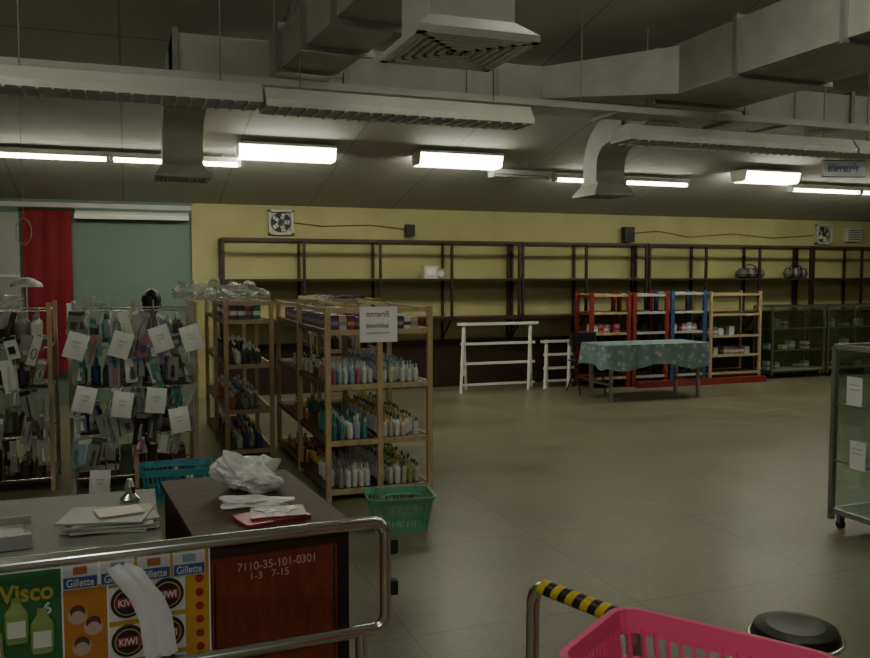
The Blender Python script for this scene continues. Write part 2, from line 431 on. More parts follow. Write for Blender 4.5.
# ---------------------------------------------------------------- bottles & products
def bottle(b,x,y,z,h,r,body,cap,n=8,flat=1.):
    b.lathe([(r*.92,0),(r,h*.05),(r,h*.62),(r*.45,h*.76),(r*.42,h*.80),(r*.5,h*.80),(r*.46,h)],(x,y,z),body,n,1,flat,
            mats=[body,body,body,body,cap,cap])
def carton(b,x,y,z,w,d,h,m1,m2):
    b.box(x-w/2,x+w/2,y-d/2,y+d/2,z,z+h,m1); b.box(x-w/2-.001,x+w/2+.001,y-d/2-.001,y+d/2+.001,z+h*.3,z+h*.6,m2)
def fill(b,x0,x1,y0,y1,z,bodies,caps,h=.15,r=.024,kind='bottle',dens=1.,dx=.058,dy=.075):
    x=x0+r
    while x<x1-r:
        col=random.choice(bodies); cp=random.choice(caps); y=y0+r+.01
        while y<y1-r:
            if random.random()<dens:
                hh=h*random.uniform(.86,1.1); rr_=r*random.uniform(.85,1.05)
                if kind=='bottle': bottle(b,x+random.uniform(-.004,.004),y+random.uniform(-.01,.01),z,hh,rr_,PC[col],PC[cp])
                else: carton(b,x,y,z,dx*.88,dy*.85,hh,PC[col],PC[cp])
            y+=dy
        x+=dx

LV=[.08,.44,.85,1.25]
def rack(name,x0,x1,y0,y1,cols=2,top=1.42,levels=LV,ny=3,post=M_pine,shelf=M_shelf,p=.019):
    b=B(); W=x1-x0; L=y1-y0
    xs=[W*i/cols for i in range(cols+1)]; ys=[L*i/(ny-1) for i in range(ny)]
    for x in xs:
        for y in ys: b.box(x-p,x+p,y-p,y+p,0,top,post)
    for z in levels:
        for y in(ys[0],ys[-1]): b.box(0,W,y-.011,y+.011,z-.035,z+.004,post)
        for x in(0,W): b.box(x-.011,x+.011,0,L,z-.035,z+.004,shelf if x==0 else post)
        for i in range(cols): b.box(xs[i]+p,xs[i+1]-p,p,L-p,z-.018,z,shelf)
    for y in(ys[0],ys[-1]): b.box(0,W,y-.011,y+.011,top-.04,top-.005,post)
    for x in xs: b.box(x-.01,x+.01,0,L,top-.04,top-.01,post)
    return b.obj(name,(x0,y0,0))
random.seed(11)
rack('wooden_display_rack',1.36,2.14,6.0,8.1)
b=B(); xa,xm,xb=1.38,1.75,2.12; y0=6.03
fill(b,xa+.01,xm-.02,y0,7.9,1.252,['brown','dgrey','dgrey','purple','cream','magenta'],['gold','white','grey'],.10,.03,'carton',.9,.062,.10)
fill(b,xm+.03,xb-.01,y0,7.9,1.252,['white','dgrey','brown','skinp','cream','pink'],['grey','dgrey','white'],.10,.03,'carton',.9,.055,.10)
fill(b,xa+.02,xm-.02,y0,6.55,.852,['white','white','lblue','pink','white'],['white','grey'],.15,.018,dens=.9,dx=.046,dy=.06)
fill(b,xm+.03,xb-.01,y0,7.4,.852,['white','white','white','cream'],['white','lblue'],.14,.021,dens=.95,dx=.05,dy=.07)
fill(b,xa+.02,xm-.02,y0,6.6,.442,['teal','green','white','lblue','white'],['white','teal'],.17,.022,dens=.9)
fill(b,xm+.03,xb-.01,y0,7.4,.442,['white','white','cream'],['yellow','green','blue'],.15,.022,dens=.95,dx=.050)
fill(b,xa+.02,xm-.02,y0,6.6,.082,['lblue','white','grey','white','white'],['white','grey'],.17,.021,dens=.9,dx=.050)
fill(b,xm+.03,xb-.01,y0,7.4,.082,['white','white','cream','lime'],['yellow','yellow','green','white'],.16,.022,dens=.95,dx=.052)
for z,cols in((.852,['white','cream','dgrey']),(.442,['orange','green','yellow','white']),(.082,['pink','orange','yellow','lime'])):
    fill(b,xa+.01,xm-.05,6.8,7.9,z,cols,['white','black'],.10,.02,dens=.45,dx=.07,dy=.09)
b.obj('toiletry_bottles')
rack('wooden_display_rack',.83,1.23,7.7,9.6,1)
b=B()
fill(b,.87,1.20,7.74,9.4,1.252,['brown','green','dgrey','pink','grey','cream'],['white','gold','red'],.13,.03,'carton',.9,.07,.11)
fill(b,.87,1.20,7.74,9.4,.852,['grey','white','dgrey','dgrey'],['white','black'],.15,.022,dens=.6)
fill(b,.87,1.20,7.74,9.4,.442,['lblue','green','dgrey','orange','grey'],['white','blue'],.14,.022,dens=.6)
fill(b,.87,1.20,7.74,9.4,.082,['white','grey','blue','dgrey'],['white','yellow'],.16,.024,dens=.6)
b.obj('toiletry_bottles')
rack('wooden_display_rack',2.0,2.6,8.9,10.3,1,1.40)
b=B(); fill(b,2.04,2.56,8.94,10.2,1.252,['black','dgrey','grey','purple'],['grey','white'],.16,.03,'carton',.9,.08,.11)
fill(b,2.04,2.56,8.94,10.2,.852,['white','dgrey','brown'],['white','black'],.16,.026,dens=.7,dx=.07); b.obj('toiletry_bottles')

b=B(); b.box(-.14,.14,-.004,0,0,.26,M_paper)
random.seed(5)
for (z,s,m) in((.185,.03,PC['red']),(.105,.022,PC['dgrey']),(.06,.012,PC['grey'])):
    x=-.09
    while x<.08:
        w=random.uniform(.4,.8)*s
        b.box(x,x+s*.16,-.006,-.004,z,z+s,m); b.box(x,x+w,-.006,-.004,z+s*.8,z+s,m); b.box(x+w-s*.16,x+w,-.006,-.004,z,z+s,m)
        if random.random()<.4: b.box(x,x+w,-.006,-.004,z+s*1.25,z+s*1.4,m)
        x+=w+s*.3
b.obj('paper_sign',(1.735,5.975,1.16),math.radians(-4))

def crumple(name,loc,sx,sy,sz,m,amp=.35,fr=4.,seed=0,rz=0.,sub=5,ears=False):
    import bmesh
    bm=bmesh.new(); bmesh.ops.create_icosphere(bm,subdivisions=sub,radius=1)
    so=Vector((seed*3.17,seed*1.3,seed*.7))
    for v in bm.verts:
        p=v.co.copy(); q=p*fr*.4+so
        q=q+Vector((noise.noise(q),noise.noise(q+Vector((5,0,0))),noise.noise(q+Vector((0,9,0)))))*.5
        dist=noise.voronoi(Vector((q.x,q.y,q.z*.55)))[0]
        cr=dist[1]-dist[0]
        dist2=noise.voronoi(q*2.2+so)[0]; cr2=dist2[1]-dist2[0]
        k=1+amp*(noise.noise(q*.6)*1.0-cr*.55-cr2*.14)
        e=0
        if ears:
            for ax in((.85,.1,.55),(-.5,.0,.9)):
                d=(p-Vector(ax).normalized()).length
                e+=max(0,.5-d)*1.3
        k+=e
        v.co=Vector((p.x*k*sx,p.y*k*sy,p.z*k*sz))
    zmin=-sz*.5
    for v in bm.verts:
        if v.co.z<zmin: v.co.z=zmin
    for v in bm.verts: v.co.z-=zmin
    me=D.meshes.new(name); bm.to_mesh(me); bm.free(); me.materials.append(m)
    o=D.objects.new(name,me); CO.objects.link(o); o.location=loc; o.rotation_euler=(0,0,rz)
    return o
for i,(x,y,s) in enumerate(((.78,8.0,1),(1.05,7.95,1),(1.0,8.5,.9),(.6,8.6,1))):
    crumple('plastic_wrapped_bundle',(x,y,1.42),.18*s,.16*s,.11*s,M_wrap,.8,5,i+4)

# ---------------------------------------------------------------- left hanging-goods racks
random.seed(21)
def pegrack(name,x0,x1,y0,y1,top=1.44,post=M_chrome,mid=M_pine):
    b=B(); W=x1-x0; L=y1-y0
    for x,mm in((0,post),(W*.5,mid),(W,mid)):
        for y in(0,L): b.box(x-.016,x+.016,y-.016,y+.016,0,top,mm)
    for z in(.10,.42,.78,1.10,1.38):
        b.cyl((0,0,z),(W,0,z),.008,post,6); b.cyl((0,L,z),(W,L,z),.008,post,6)
        b.cyl((0,0,z),(0,L,z),.008,post,6); b.cyl((W,0,z),(W,L,z),.008,post,6)
    for z in(.08,.44,.80,1.16): b.box(.02,W-.02,.05,L-.02,z-.015,z,M_shelf)
    for i in range(9):
        x=W*(i+.5)/9
        for z in(1.38,1.10,.78,.42): b.cyl((x,0,z),(x,-.12,z+.015),.003,post,5)
    for x in(.03,W*.33,W*.66): b.cyl((x,-.02,.1),(x,-.02,top+.02),.006,post,6)
    return b.obj(name,(x0,y0,0))
pr1=pegrack('hanging_goods_rack',-.40,.51,6.93,7.55)
pr2=pegrack('hanging_goods_rack',-1.55,-.55,7.05,7.65)
def blisters(x0,x1,y,cols,parent,n=10,zs=(1.38,1.20,1.02,.80,.60,.42),pd=.72,wr=.55):
    b=B(); W=x1-x0
    for i in range(n):
        for z in zs:
            if random.random()>pd: continue
            for k in range(2):
                x=x0+W*(i+.5)/n+random.uniform(-.03,.03); yy=y-.02-.05*k
                w=random.uniform(.035,.10); h=random.uniform(.10,.26); c=PC[random.choice(cols)]; c2=PC[random.choice(cols)]
                R=Matrix.Rotation(random.uniform(-.3,.3),3,'Y')@Matrix.Rotation(random.uniform(-.5,.5),3,'Z')
                cc=Vector((x,yy,z-h/2))
                b.obox(cc,(w,.003,h),M_wrap if random.random()<wr else c,R)
                if random.random()<.6: b.obox(cc+R@Vector((0,-.002,h*.4)),(w*.96,.003,h*.15),c2,R)
                t=random.random()
                if t<.35: b.cyl(cc+R@Vector((0,-.015,-h*.35)),cc+R@Vector((0,-.015,h*.15)),w*.2,c2,8,r2=w*.1)
                elif t<.55: b.tube([cc+R@Vector((w*.3*math.cos(a*math.pi/4),-.01,-h*.1+w*.6*math.sin(a*math.pi/4))) for a in range(8)],.004,c2,5,True)
                elif t<.75: b.beam(cc+R@Vector((-.01,-.01,-h*.4)),cc+R@Vector((.012,-.01,h*.3)),.012,.008,c2); 
                else: b.obox(cc+R@Vector((0,-.012,-h*.1)),(w*.5,.018,h*.3),c2,R)
    par(b.obj('blister_pack_goods'),parent)
pal=['white','white','grey','grey','dgrey','lblue','pink','white','grey','blue','white','teal','dgrey','black']
blisters(-.38,.49,6.90,pal,pr1)
blisters(-1.53,-.57,7.02,['grey','dgrey','grey','white','dgrey','black','white','grey'],pr2)
b=B()
fill(b,-.36,.47,7.0,7.5,1.162,['grey','dgrey','white','lblue'],['white','dgrey'],.17,.035,'bottle',.7,.09,.12)
fill(b,-.36,.47,7.0,7.5,.802,['grey','blue','white','dgrey'],['white','dgrey','pink'],.18,.035,'bottle',.7,.09,.12)
fill(b,-.36,.47,7.0,7.5,.442,['grey','blue','dgrey','teal'],['white','dgrey'],.18,.035,'bottle',.7,.09,.12)
fill(b,-.36,.47,7.0,7.5,.082,['dgrey','brown','white'],['white','dgrey'],.18,.04,'carton',.7,.1,.14)
par(b.obj('household_goods'),pr1)
b=B()
for z in(1.162,.802,.442,.082): fill(b,-1.5,-.6,7.15,7.6,z,['dgrey','grey','brown','white','grey'],['dgrey','grey'],.18,.04,'bottle',.8,.1,.12)
par(b.obj('household_goods'),pr2)
for i,(x,y,s) in enumerate(((-.25,7.2,.7),(-.9,7.35,.9),(-1.3,7.35,.8))):
    crumple('plastic_wrapped_bundle',(x,y,1.385),.16*s,.12*s,.08*s,M_wrap,.8,5,i+14)
b=B(); b.cyl((0,0,1.0),(0,0,1.62),.01,M_chrome,8); b.lathe([(.13,0),(.12,.03),(.06,.07),(.02,.08)],(0,0,1.55),M_white,16)
b.cyl((0,0,0),(0,0,1.02),.012,M_chrome,8); b.lathe([(.14,0),(.13,.02),(.02,.03)],(0,0,0),M_chrome,16)
b.obj('standing_lamp',(-.78,7.9,0))
b=B(); b.tube([(.06*math.cos(a*math.pi/12),0,.11*math.sin(a*math.pi/12)) for a in range(24)],.006,M_whited,6,True)
b.cyl((0,0,.11),(0,0,zc(8.)-2.02),.003,M_whited,5); b.obj('hanging_wire_hoop',(-.80,8.0,2.02))

TG=[(-.35,1.13),(-.04,1.13),(.247,1.17),(.468,1.17),(-.30,.73),(-.04,.68),(.20,.70),(.37,.54),(-.21,.10)]
random.seed(2)
for (x,z) in TG:
    b=B(); a=random.uniform(-.35,.35); R=Matrix.Rotation(a,3,'Y')
    vs=[];w,h=.145,.195
    for j in range(6):
        for i in range(5):
            p=Vector((w*(i/4-.5),-.012*math.sin(j*.8)-.008*math.sin(i*1.5),h*(.5-j/5)))
            vs.append(R@p)
    b.add(vs,[(j*5+i,j*5+i+1,j*5+i+6,j*5+i+5) for j in range(5) for i in range(4)],M_paper,True)
    b.cyl(R@Vector((0,-.005,h/2-.01)),(0,.03,h/2+.06),.002,M_chrome,5)
    for k in range(2): b.obox(R@Vector((0,-.022,.03-k*.03)),(.06-.02*(k%2),.001,.004),PC['grey'],R)
    b.obj('price_tag',(x,6.74,z))

# ---------------------------------------------------------------- baskets
def basket(name,loc,L,W,H,m,rz=0.,n=1,off=.11,handles=True):
    b=B()
    def one(z0):
        tb=.80
        def P(u,zf):
            s=tb+(1-tb)*zf; l=L/2*s; w=W/2*s; r=min(l,w)*.28
            segs=[((-l+r,-w),(l-r,-w)),((l,-w+r),(l,w-r)),((l-r,w),(-l+r,w)),((-l,w-r),(-l,-w+r))]
            cen=[(l-r,-w+r,-90),(l-r,w-r,0),(-l+r,w-r,90),(-l+r,-w+r,180)]
            k=u*4%4; i=int(k); t=k-i
            if t<.86:
                t/=.86; a,c=segs[i]; return Vector((a[0]+(c[0]-a[0])*t,a[1]+(c[1]-a[1])*t,z0+zf*H))
            t=(t-.86)/.14; an=math.radians(cen[i][2]+90*t)
            return Vector((cen[i][0]+r*math.cos(an),cen[i][1]+r*math.sin(an),z0+zf*H))
        us=[]
        for i in range(4):
            us+=[ (i+.86*j/10)/4 for j in range(11)]; us+=[(i+.86+.14*j/4)/4 for j in(1,2,3)]
        N=len(us)
        def band(za,zb,th):
            vs=[]
            for u in us:
                a=P(u,za);c=P(u,zb); d=Vector((a.x,a.y,0)).normalized()*th
                vs+=[a,c,c+d,a+d]
            fs=[]
            for i in range(N):
                j=(i+1)%N
                for k in range(4): fs.append((i*4+k,j*4+k,j*4+(k+1)%4,i*4+(k+1)%4))
            b.add(vs,fs,m)
        band(0,.16,.004); band(.50,.56,.004); band(.80,.93,.004); band(.93,1.0,.016)
        for i in range(56):
            u=i/56; b.beam(P(u,.1),P(u,.85),.008,.008,m)
        b.add([P(u,0.01) for u in us],[tuple(range(N))],m)
    for k in range(n): one(k*off)
    if handles!='out':
        zt=(n-1)*off+H*.97
        for sy in(-1,1):
            pts=[(-L*.32,sy*W*.5,zt),(-L*.30,sy*W*.40,zt+.015),(-L*.2,sy*W*.30,zt+.02),(L*.2,sy*W*.30,zt+.02),(L*.30,sy*W*.40,zt+.015),(L*.32,sy*W*.5,zt)]
            b.tube(pts,.006,m,6)
    return b.obj(name,loc,rz)
cx,cy=C(-.235,5.48)
basket('shopping_basket',(cx,cy,0),.42,.30,.23,mat('green_basket_plastic',(.16,.42,.29),.32),math.radians(-8))
cx,cy=C(-1.93,6.26)
basket('shopping_basket',(cx,cy,0),.50,.32,.24,mat('blue_basket_plastic',(.06,.33,.42),.32),math.radians(-4))
b=B(); bottle(b,0,0,0,.22,.035,PC['teal'],PC['white']); bottle(b,.1,.03,0,.2,.03,PC['white'],PC['blue']); b.obj('detergent_bottles',(cx,cy,.012))
basket('shopping_basket',(1.030,1.335,0),.44,.31,.25,mat('pink_basket_plastic',(.74,.10,.22),.32),math.radians(-55),7,.11,'out')

# ---------------------------------------------------------------- table with cloth
M_pat=D.materials.new('patterned_tablecloth'); M_pat.use_nodes=True
nt=M_pat.node_tree; bs=nt.nodes['Principled BSDF']; tc=nt.nodes.new('ShaderNodeTexCoord')
v=nt.nodes.new('ShaderNodeTexVoronoi'); v.inputs['Scale'].default_value=13
r=nt.nodes.new('ShaderNodeValToRGB'); e=r.color_ramp.elements
e[0].position=.12; e[0].color=(.50,.54,.52,1); e[1].position=.55; e[1].color=(.19,.27,.29,1)
x=e.new(.3); x.color=(.27,.35,.38,1)
nt.links.new(tc.outputs['Object'],v.inputs['Vector']); nt.links.new(v.outputs['Distance'],r.inputs['Fac']); nt.links.new(r.outputs['Color'],bs.inputs['Base Color']); bs.inputs['Roughness'].default_value=.55
b=B(); L,W=1.60,.62
for x in(.12,L-.12):
    for y in(.06,W-.06): b.box(x-.02,x+.02,y-.02,y+.02,0,.73,M_alu)
for y in(.06,W-.06): b.box(.12,L-.12,y-.012,y+.012,.64,.68,M_alu)
for x in(.12,L-.12): b.box(x-.012,x+.012,.06,W-.06,.2,.23,M_alu)
b.box(0,L,0,W,.71,.735,M_shelf)
per=[];n1,n2=44,18
for i in range(n1): per.append((L*i/n1,0,0,-1))
for i in range(n2): per.append((L,W*i/n2,1,0))
for i in range(n1): per.append((L-L*i/n1,W,0,1))
for i in range(n2): per.append((0,W-W*i/n2,-1,0))
N=len(per); vs=[]
for j in range(6):
    t=j/5
    for i,(x,y,nx,ny) in enumerate(per):
        o=.008+t*(.02+.018*math.sin(i*.9)+.01*math.sin(i*.37)); dz=.30+.04*math.sin(i*.21)
        vs.append((x+nx*o,y+ny*o,.742-t*dz))
fs=[(j*N+i,(j+1)*N+i,(j+1)*N+(i+1)%N,j*N+(i+1)%N) for j in range(5) for i in range(N)]
b.add(vs,fs,M_pat,True); b.add(vs[:N],[tuple(range(N))],M_pat)
b.obj('cloth_covered_table',(5.80,9.50,0))

# ---------------------------------------------------------------- white trestle stand
def stand(x,y,w,h=.98):
    b=B()
    for xx in(.11,w-.11):
        for s in(-1,1):
            b.beam((xx,0,h),(xx+s*.10,s*.15,0),.035,.03,M_white)
        b.box(xx-.02,xx+.02,-.02,.02,h-.75,h,M_white)
    for z,t in((h-.02,.02),(.68*h/.98,.018),(.40*h/.98,.018),(.10,.015)): b.box(0 if z>h-.05 else .05,w-(0 if z>h-.05 else .05),-.045,-.02,z-t,z+t,M_white)
    b.obj('white_trestle_stand',(x,y,0))
stand(4.36,11.1,1.26); stand(5.68,11.13,.60,.70)

# ---------------------------------------------------------------- coloured racks near back wall
def crack(name,x0,y0,W,Dp,top,post,mids,levels,pw=.03):
    b=B()
    for x in(0,W):
        for y in(0,Dp): b.box(x-pw,x+pw,y-.02,y+.02,0,top,post)
        for z in levels: b.box(x-.012,x+.012,0,Dp,z-.03,z,post)
    for z in levels:
        b.box(pw,W-pw,-.014,.014,z-.025,z+.012,mids); b.box(pw,W-pw,Dp-.014,Dp+.014,z-.025,z+.012,mids)
        b.box(pw,W-pw,.014,Dp-.014,z-.012,z,M_shelf)
    return b.obj(name,(x0,y0,0))
crack('red_display_rack',6.32,10.75,.62,.42,1.40,M_redp,M_pine,(.15,.5,.8,1.1,1.36))
crack('red_display_rack',7.04,10.75,.56,.42,1.40,M_redp,M_whited,(.15,.5,.8,1.1,1.36))
crack('blue_display_rack',7.70,10.75,.58,.42,1.42,M_bluep,M_whited,(.15,.5,.8,1.1,1.38))
crack('pine_display_rack',8.38,10.72,.92,.45,1.40,M_pine,M_pine,(.15,.42,.72,1.05,1.36),.018)
b=B(); b.box(7.0,9.3,10.55,10.66,.0,.09,M_redp); b.obj('red_plinth')
b=B(); 
fill(b,6.4,6.9,10.82,11.05,.802,['white','pink','skinp'],['white','red'],.12,.03,'carton',.7,.09,.1)
fill(b,7.76,8.2,10.82,11.05,.802,['white','lblue','pink'],['white'],.12,.03,'carton',.8,.09,.1)
fill(b,7.10,7.55,10.82,11.05,.502,['white','grey','pink'],['white'],.14,.03,'carton',.8,.09,.1)
fill(b,8.42,9.25,10.82,11.05,.422,['pink','magenta','white','grey'],['white'],.12,.03,'carton',.7,.1,.1)
fill(b,8.42,8.9,10.82,11.05,.722,['white','grey','pink'],['white'],.12,.03,'carton',.8,.1,.1)
b.obj('boxed_goods')

# ---------------------------------------------------------------- glass display cases
def case(name,x0,y0,W,Dp,H,levels,leg=.12,p=.014,items=True):
    b=B()
    for x in(0,W):
        for y in(0,Dp): b.box(x-p,x+p,y-p,y+p,.06,H,M_alu)
    for z in(leg,H):
        for y in(0,Dp): b.box(0,W,y-p,y+p,z-p,z+p,M_alu)
        for x in(0,W): b.box(x-p,x+p,0,Dp,z-p,z+p,M_alu)
    b.box(0,W,0,Dp,leg-.01,leg+.015,M_whited)
    for z in levels: b.box(.02,W-.02,.02,Dp-.02,z-.004,z+.004,M_glass); b.box(0,W,-.006,.006,z-.008,z+.008,M_alu); b.box(-.006,.006,0,Dp,z-.008,z+.008,M_alu)
    for a in((0,W,-.003,.003),(0,W,Dp-.003,Dp+.003),(-.003,.003,0,Dp),(W-.003,W+.003,0,Dp)): b.box(a[0],a[1],a[2],a[3],leg+.02,H-.01,M_glass)
    b.box(0,W,0,Dp,H+.006,H+.014,M_glass)
    for x in(.04,W-.04):
        for y in(.04,Dp-.04):
            b.cyl((x-.012,y,.03),(x+.012,y,.03),.03,M_rubber,14); b.box(x-.02,x+.02,y-.015,y+.015,.04,leg,M_alu)
    if items:
        for z in [leg+.016]+[q+.005 for q in levels]:
            for k in range(int(W/.16)):
                if random.random()<.6:
                    carton(b,.1+k*.15,Dp*.5,z,.09,.12,random.uniform(.05,.14),PC[random.choice(['white','grey','cream','lblue','dgrey'])],PC[random.choice(['white','grey','red'])])
    return b.obj(name,(x0,y0,0))
case('glass_display_case',9.62,10.8,1.05,.42,1.15,(.45,.8)); case('glass_display_case',10.75,10.8,1.0,.42,1.15,(.45,.8)); case('glass_display_case',11.85,10.8,1.0,.42,1.15,(.45,.8))
GX,GY=4.31,3.26
gc=case('glass_display_case',GX,GY,1.1,1.0,1.19,(.45,.82),leg=.12,p=.016,items=False)
b=B()
for (y,z) in((.82,.92),(.78,.52)):
    b.box(-.025,-.021,y-.06,y+.06,z-.09,z+.09,M_paper)
    for k in range(2): b.box(-.027,-.025,y-.04,y+.04,z+.04-k*.03,z+.044-k*.03,PC['grey'])
b.obj('price_tag',(GX,GY,0))
b=B()
for z in(.136,.456,.826):
    for k in range(5): carton(b,.15+k*.17,.6,z,.11,.22,.12+.03*(k%2),PC[['brown','grey','cream','dgrey','red'][k]],PC['dgrey'])
b.obj('boxed_goods',(GX,GY,0))

# ---------------------------------------------------------------- foreground desk
b=B(); W_,Dp,H=.56,.92,.75
b.box(0,W_,0,Dp,H-.03,H,M_desk); 
b.box(.015,W_-.015,.02,Dp-.02,.06,H-.03,M_desk)
for x in(.01,W_-.05): b.box(x,x+.04,.004,.03,0,H-.03,M_frame)
b.box(.05,W_-.05,.004,.03,H-.075,H-.03,M_frame); b.box(.05,W_-.05,.004,.03,.05,.10,M_frame)
b.box(.05,W_-.05,.012,.024,.10,H-.075,M_red)
b.box(.062,.068,.008,.014,.11,H-.085,M_frame); b.box(W_-.068,W_-.062,.008,.014,.11,H-.085,M_frame)
for x in(.03,W_-.06):
    for y in(.1,Dp-.1): b.box(x,x+.03,y,y+.03,0,.07,M_frame)
R5=math.radians(5)
DX,DY=.205,2.94
desk=b.obj('wooden_desk',(DX,DY,0),R5,bevel=.003)
def dl(x,y,z):
    return (DX+x*math.cos(R5)-y*math.sin(R5),DY+x*math.sin(R5)+y*math.cos(R5),z)
M_chalk=mat('stencil_paint',(.58,.44,.34),.8)
text('stencil_number','7110-35-101-0301',dl(.285,.010,.630),.042,M_chalk,(math.pi/2,0,R5),desk,sx=.92)
text('stencil_number_small','1-3   7-15',dl(.255,.010,.594),.038,M_chalk,(math.pi/2,0,R5),desk,sx=.95)
M_bag=D.materials.new('white_plastic_bag'); M_bag.use_nodes=True; q=M_bag.node_tree.nodes['Principled BSDF']
q.inputs['Base Color'].default_value=(.84,.84,.86,1); q.inputs['Roughness'].default_value=.35; q.inputs['Alpha'].default_value=.93
crumple('plastic_bag',dl(.31,.60,.752),.135,.11,.100,M_bag,.75,3.2,1,.3,6,True)
crumple('plastic_bag',dl(.27,.36,.752),.14,.07,.020,M_bag,.7,4,3,-.25,5,True)
b=B()
b.obox((0,0,.006),(.25,.16,.010),PC['red'],Matrix.Rotation(.1,3,'Z')); b.obox((.03,.01,.015),(.20,.14,.008),PC['brown'],Matrix.Rotation(-.25,3,'Z'))
for i,(x,y,c) in enumerate(((-.06,-.03,'orange'),(.0,.02,'lblue'),(.06,.0,'brown'),(.02,-.04,'pink'),(.09,.03,'gold'),(-.02,.05,'green'))):
    b.obox((x,y,.0195+i*.0002),(.05,.035,.001),PC[c],Matrix.Rotation(.4*i,3,'Z'))
b.obj('magazines',dl(.30,.16,.751),.15)

M_lam=mat('grey_laminate',(.17,.18,.17),.5,var=.06)
b=B(); b.box(-1.9,.10,3.02,3.86,.69,.72,M_lam); b.box(-1.88,.08,3.04,3.84,.0,.69,M_desk); b.box(-1.9,.10,3.01,3.02,.68,.725,M_alu)
b.obj('checkout_counter')
b=B(); random.seed(9)
for i in range(6):
    b.obox((random.uniform(-.02,.02),random.uniform(-.02,.02),.004+i*.007),(.30,.22,.006),[M_whited,PC['cream'],PC['grey'],M_whited,PC['grey'],PC['grey']][i],Matrix.Rotation(random.uniform(-.3,.3),3,'Z'))
b.obox((.03,0,.047),(.16,.12,.004),PC['cream'],Matrix.Rotation(.2,3,'Z'))
b.obj('paper_stack',(-.07,3.35,.721))
b=B(); b.obox((0,0,.01),(.34,.26,.016),PC['grey']); b.obox((0,0,.022),(.29,.21,.008),PC['grey']); b.box(-.17,.17,-.13,-.12,.018,.05,PC['grey']); b.box(-.17,.17,.12,.13,.018,.05,PC['grey'])
b.obj('document_tray',(-.50,3.25,.721),.1)
b=B(); b.lathe([(.035,0),(.04,.01),(.02,.03),(.022,.06),(.012,.09)],(0,0,0),M_chrome,12); b.obj('desk_bell',(.0,3.68,.721))

# ---------------------------------------------------------------- chrome rail gate (left)
rr=math.radians(2.5)
b=B(); r_=.021
def arc(cx,cz,r,a0,a1,n=7): return [(cx+r*math.cos(math.radians(a0+(a1-a0)*k/n)),0,cz+r*math.sin(math.radians(a0+(a1-a0)*k/n))) for k in range(n+1)]
ztop,zlow=.805,.43
pts=[(-2.2,0,ztop)]+arc(-.05,ztop-.05,.05,90,0)+arc(-.05,zlow+.05,.05,0,-90)+[(-2.2,0,zlow)]
b.tube(pts,r_,M_chrome,14)
for x in(-1.35,-2.15):
    b.cyl((x,0,0),(x,0,ztop),r_,M_chrome,12); b.lathe([(.05,0),(.05,.01),(.025,.02)],(x,0,0),M_chrome,14)
b.cyl((-.09,0,0),(-.09,0,zlow),r_,M_chrome,12)
for z in(ztop-.09,zlow+.14): b.box(.015,.040,-.015,.015,z-.025,z+.025,M_rubber)
b.obj('chrome_railing',(.825,2.765,0),rr)

M_green=mat('poster_green',(.03,.17,.05),.4); M_org=mat('poster_orange',(.55,.22,.04),.4); M_yl=mat('poster_yellow',(.58,.33,.04),.4)
yb=2.742
b=B()
b.box(-.70,.24,0,.004,.12,.77,M_paper)
b.box(-.70,-.205,-.002,0,.12,.755,M_green); b.box(-.20,-.075,-.002,0,.12,.69,M_org); b.box(-.07,.235,-.002,0,.12,.765,M_yl)
for i in range(4):
    x0=-.20+i*.108; b.box(x0,x0+.10,-.005,-.002,.685,.765,PC['white']); b.box(x0+.002,x0+.098,-.007,-.005,.688,.722,PC['blue']); b.box(x0+.03,x0+.07,-.007,-.005,.73,.755,PC['lblue'] if i%2 else PC['orange'])
TP=((-.015,.625),(.105,.635),(-.015,.50),(.105,.51),(-.015,.375),(.105,.385))
for i,(x,z) in enumerate(TP):
    b.box(x-.055,x+.055,-.005,-.002,z-.06,z+.048,PC['white'])
    b.cyl((x,-.002,z),(x,-.014,z),.050,PC['black'],28); b.cyl((x,-.014,z),(x,-.016,z),.041,PC['gold'],28); b.cyl((x,-.016,z),(x,-.017,z),.037,PC['black'],28)
    b.box(x-.034,x+.034,-.019,-.017,z-.014,z+.016,PC['red'])
for k in range(6): b.cyl((.205,-.002,.67-k*.045),(.205,-.006,.67-k*.045),.013,PC['red'],16)
for x,z in((-.26,.50),(-.33,.54),(-.40,.48)):
    b.lathe([(.03,0),(.034,.02),(.034,.09),(.015,.12),(.014,.14)],(x,-.005,z),PC['lime'],12,1,.2); b.box(x-.025,x+.025,-.014,-.008,z+.02,z+.07,PC['white'])
for x,z in((-.16,.60),(-.115,.56),(-.15,.50)):
    b.cyl((x,-.002,z),(x,-.005,z),.028,PC['skinp'],20); b.cyl((x,-.005,z+.012),(x,-.006,z+.012),.022,PC['brown'],16); b.cyl((x,-.006,z-.004),(x,-.0065,z-.004),.02,PC['skinp'],16)
for k in range(5): b.box(-.19,-.085,-.004,-.002,.40-k*.03,.412-k*.03,PC['red'])
pb=b.obj('product_poster_board',(0,yb+.052,0),rr*.6)
def pt(n,s,x,z,size,m,sx=1.,dy=-.010,bold=.0): text(n,s,(x,yb+.052+dy+x*math.sin(rr*.6),z),size,m,(math.pi/2,0,rr*.6),pb,sx=sx,bold=bold)
for i,x in enumerate((-.15,-.042,.066,.174)): pt('poster_text','Gillette',x,.704,.034,PC['white'],.78,-.0085,.0006)
for i,(x,z) in enumerate(TP[:4]): pt('tin_text','KIWI',x,z,.03,PC['white'],.85,-.0205,.0006)
pt('poster_heading','Visco',-.30,.69,.075,PC['yellow'],.9,-.004,.002); pt('poster_price','5    6',-.285,.635,.05,PC['white'],1,-.004,.001)
b=B(); 
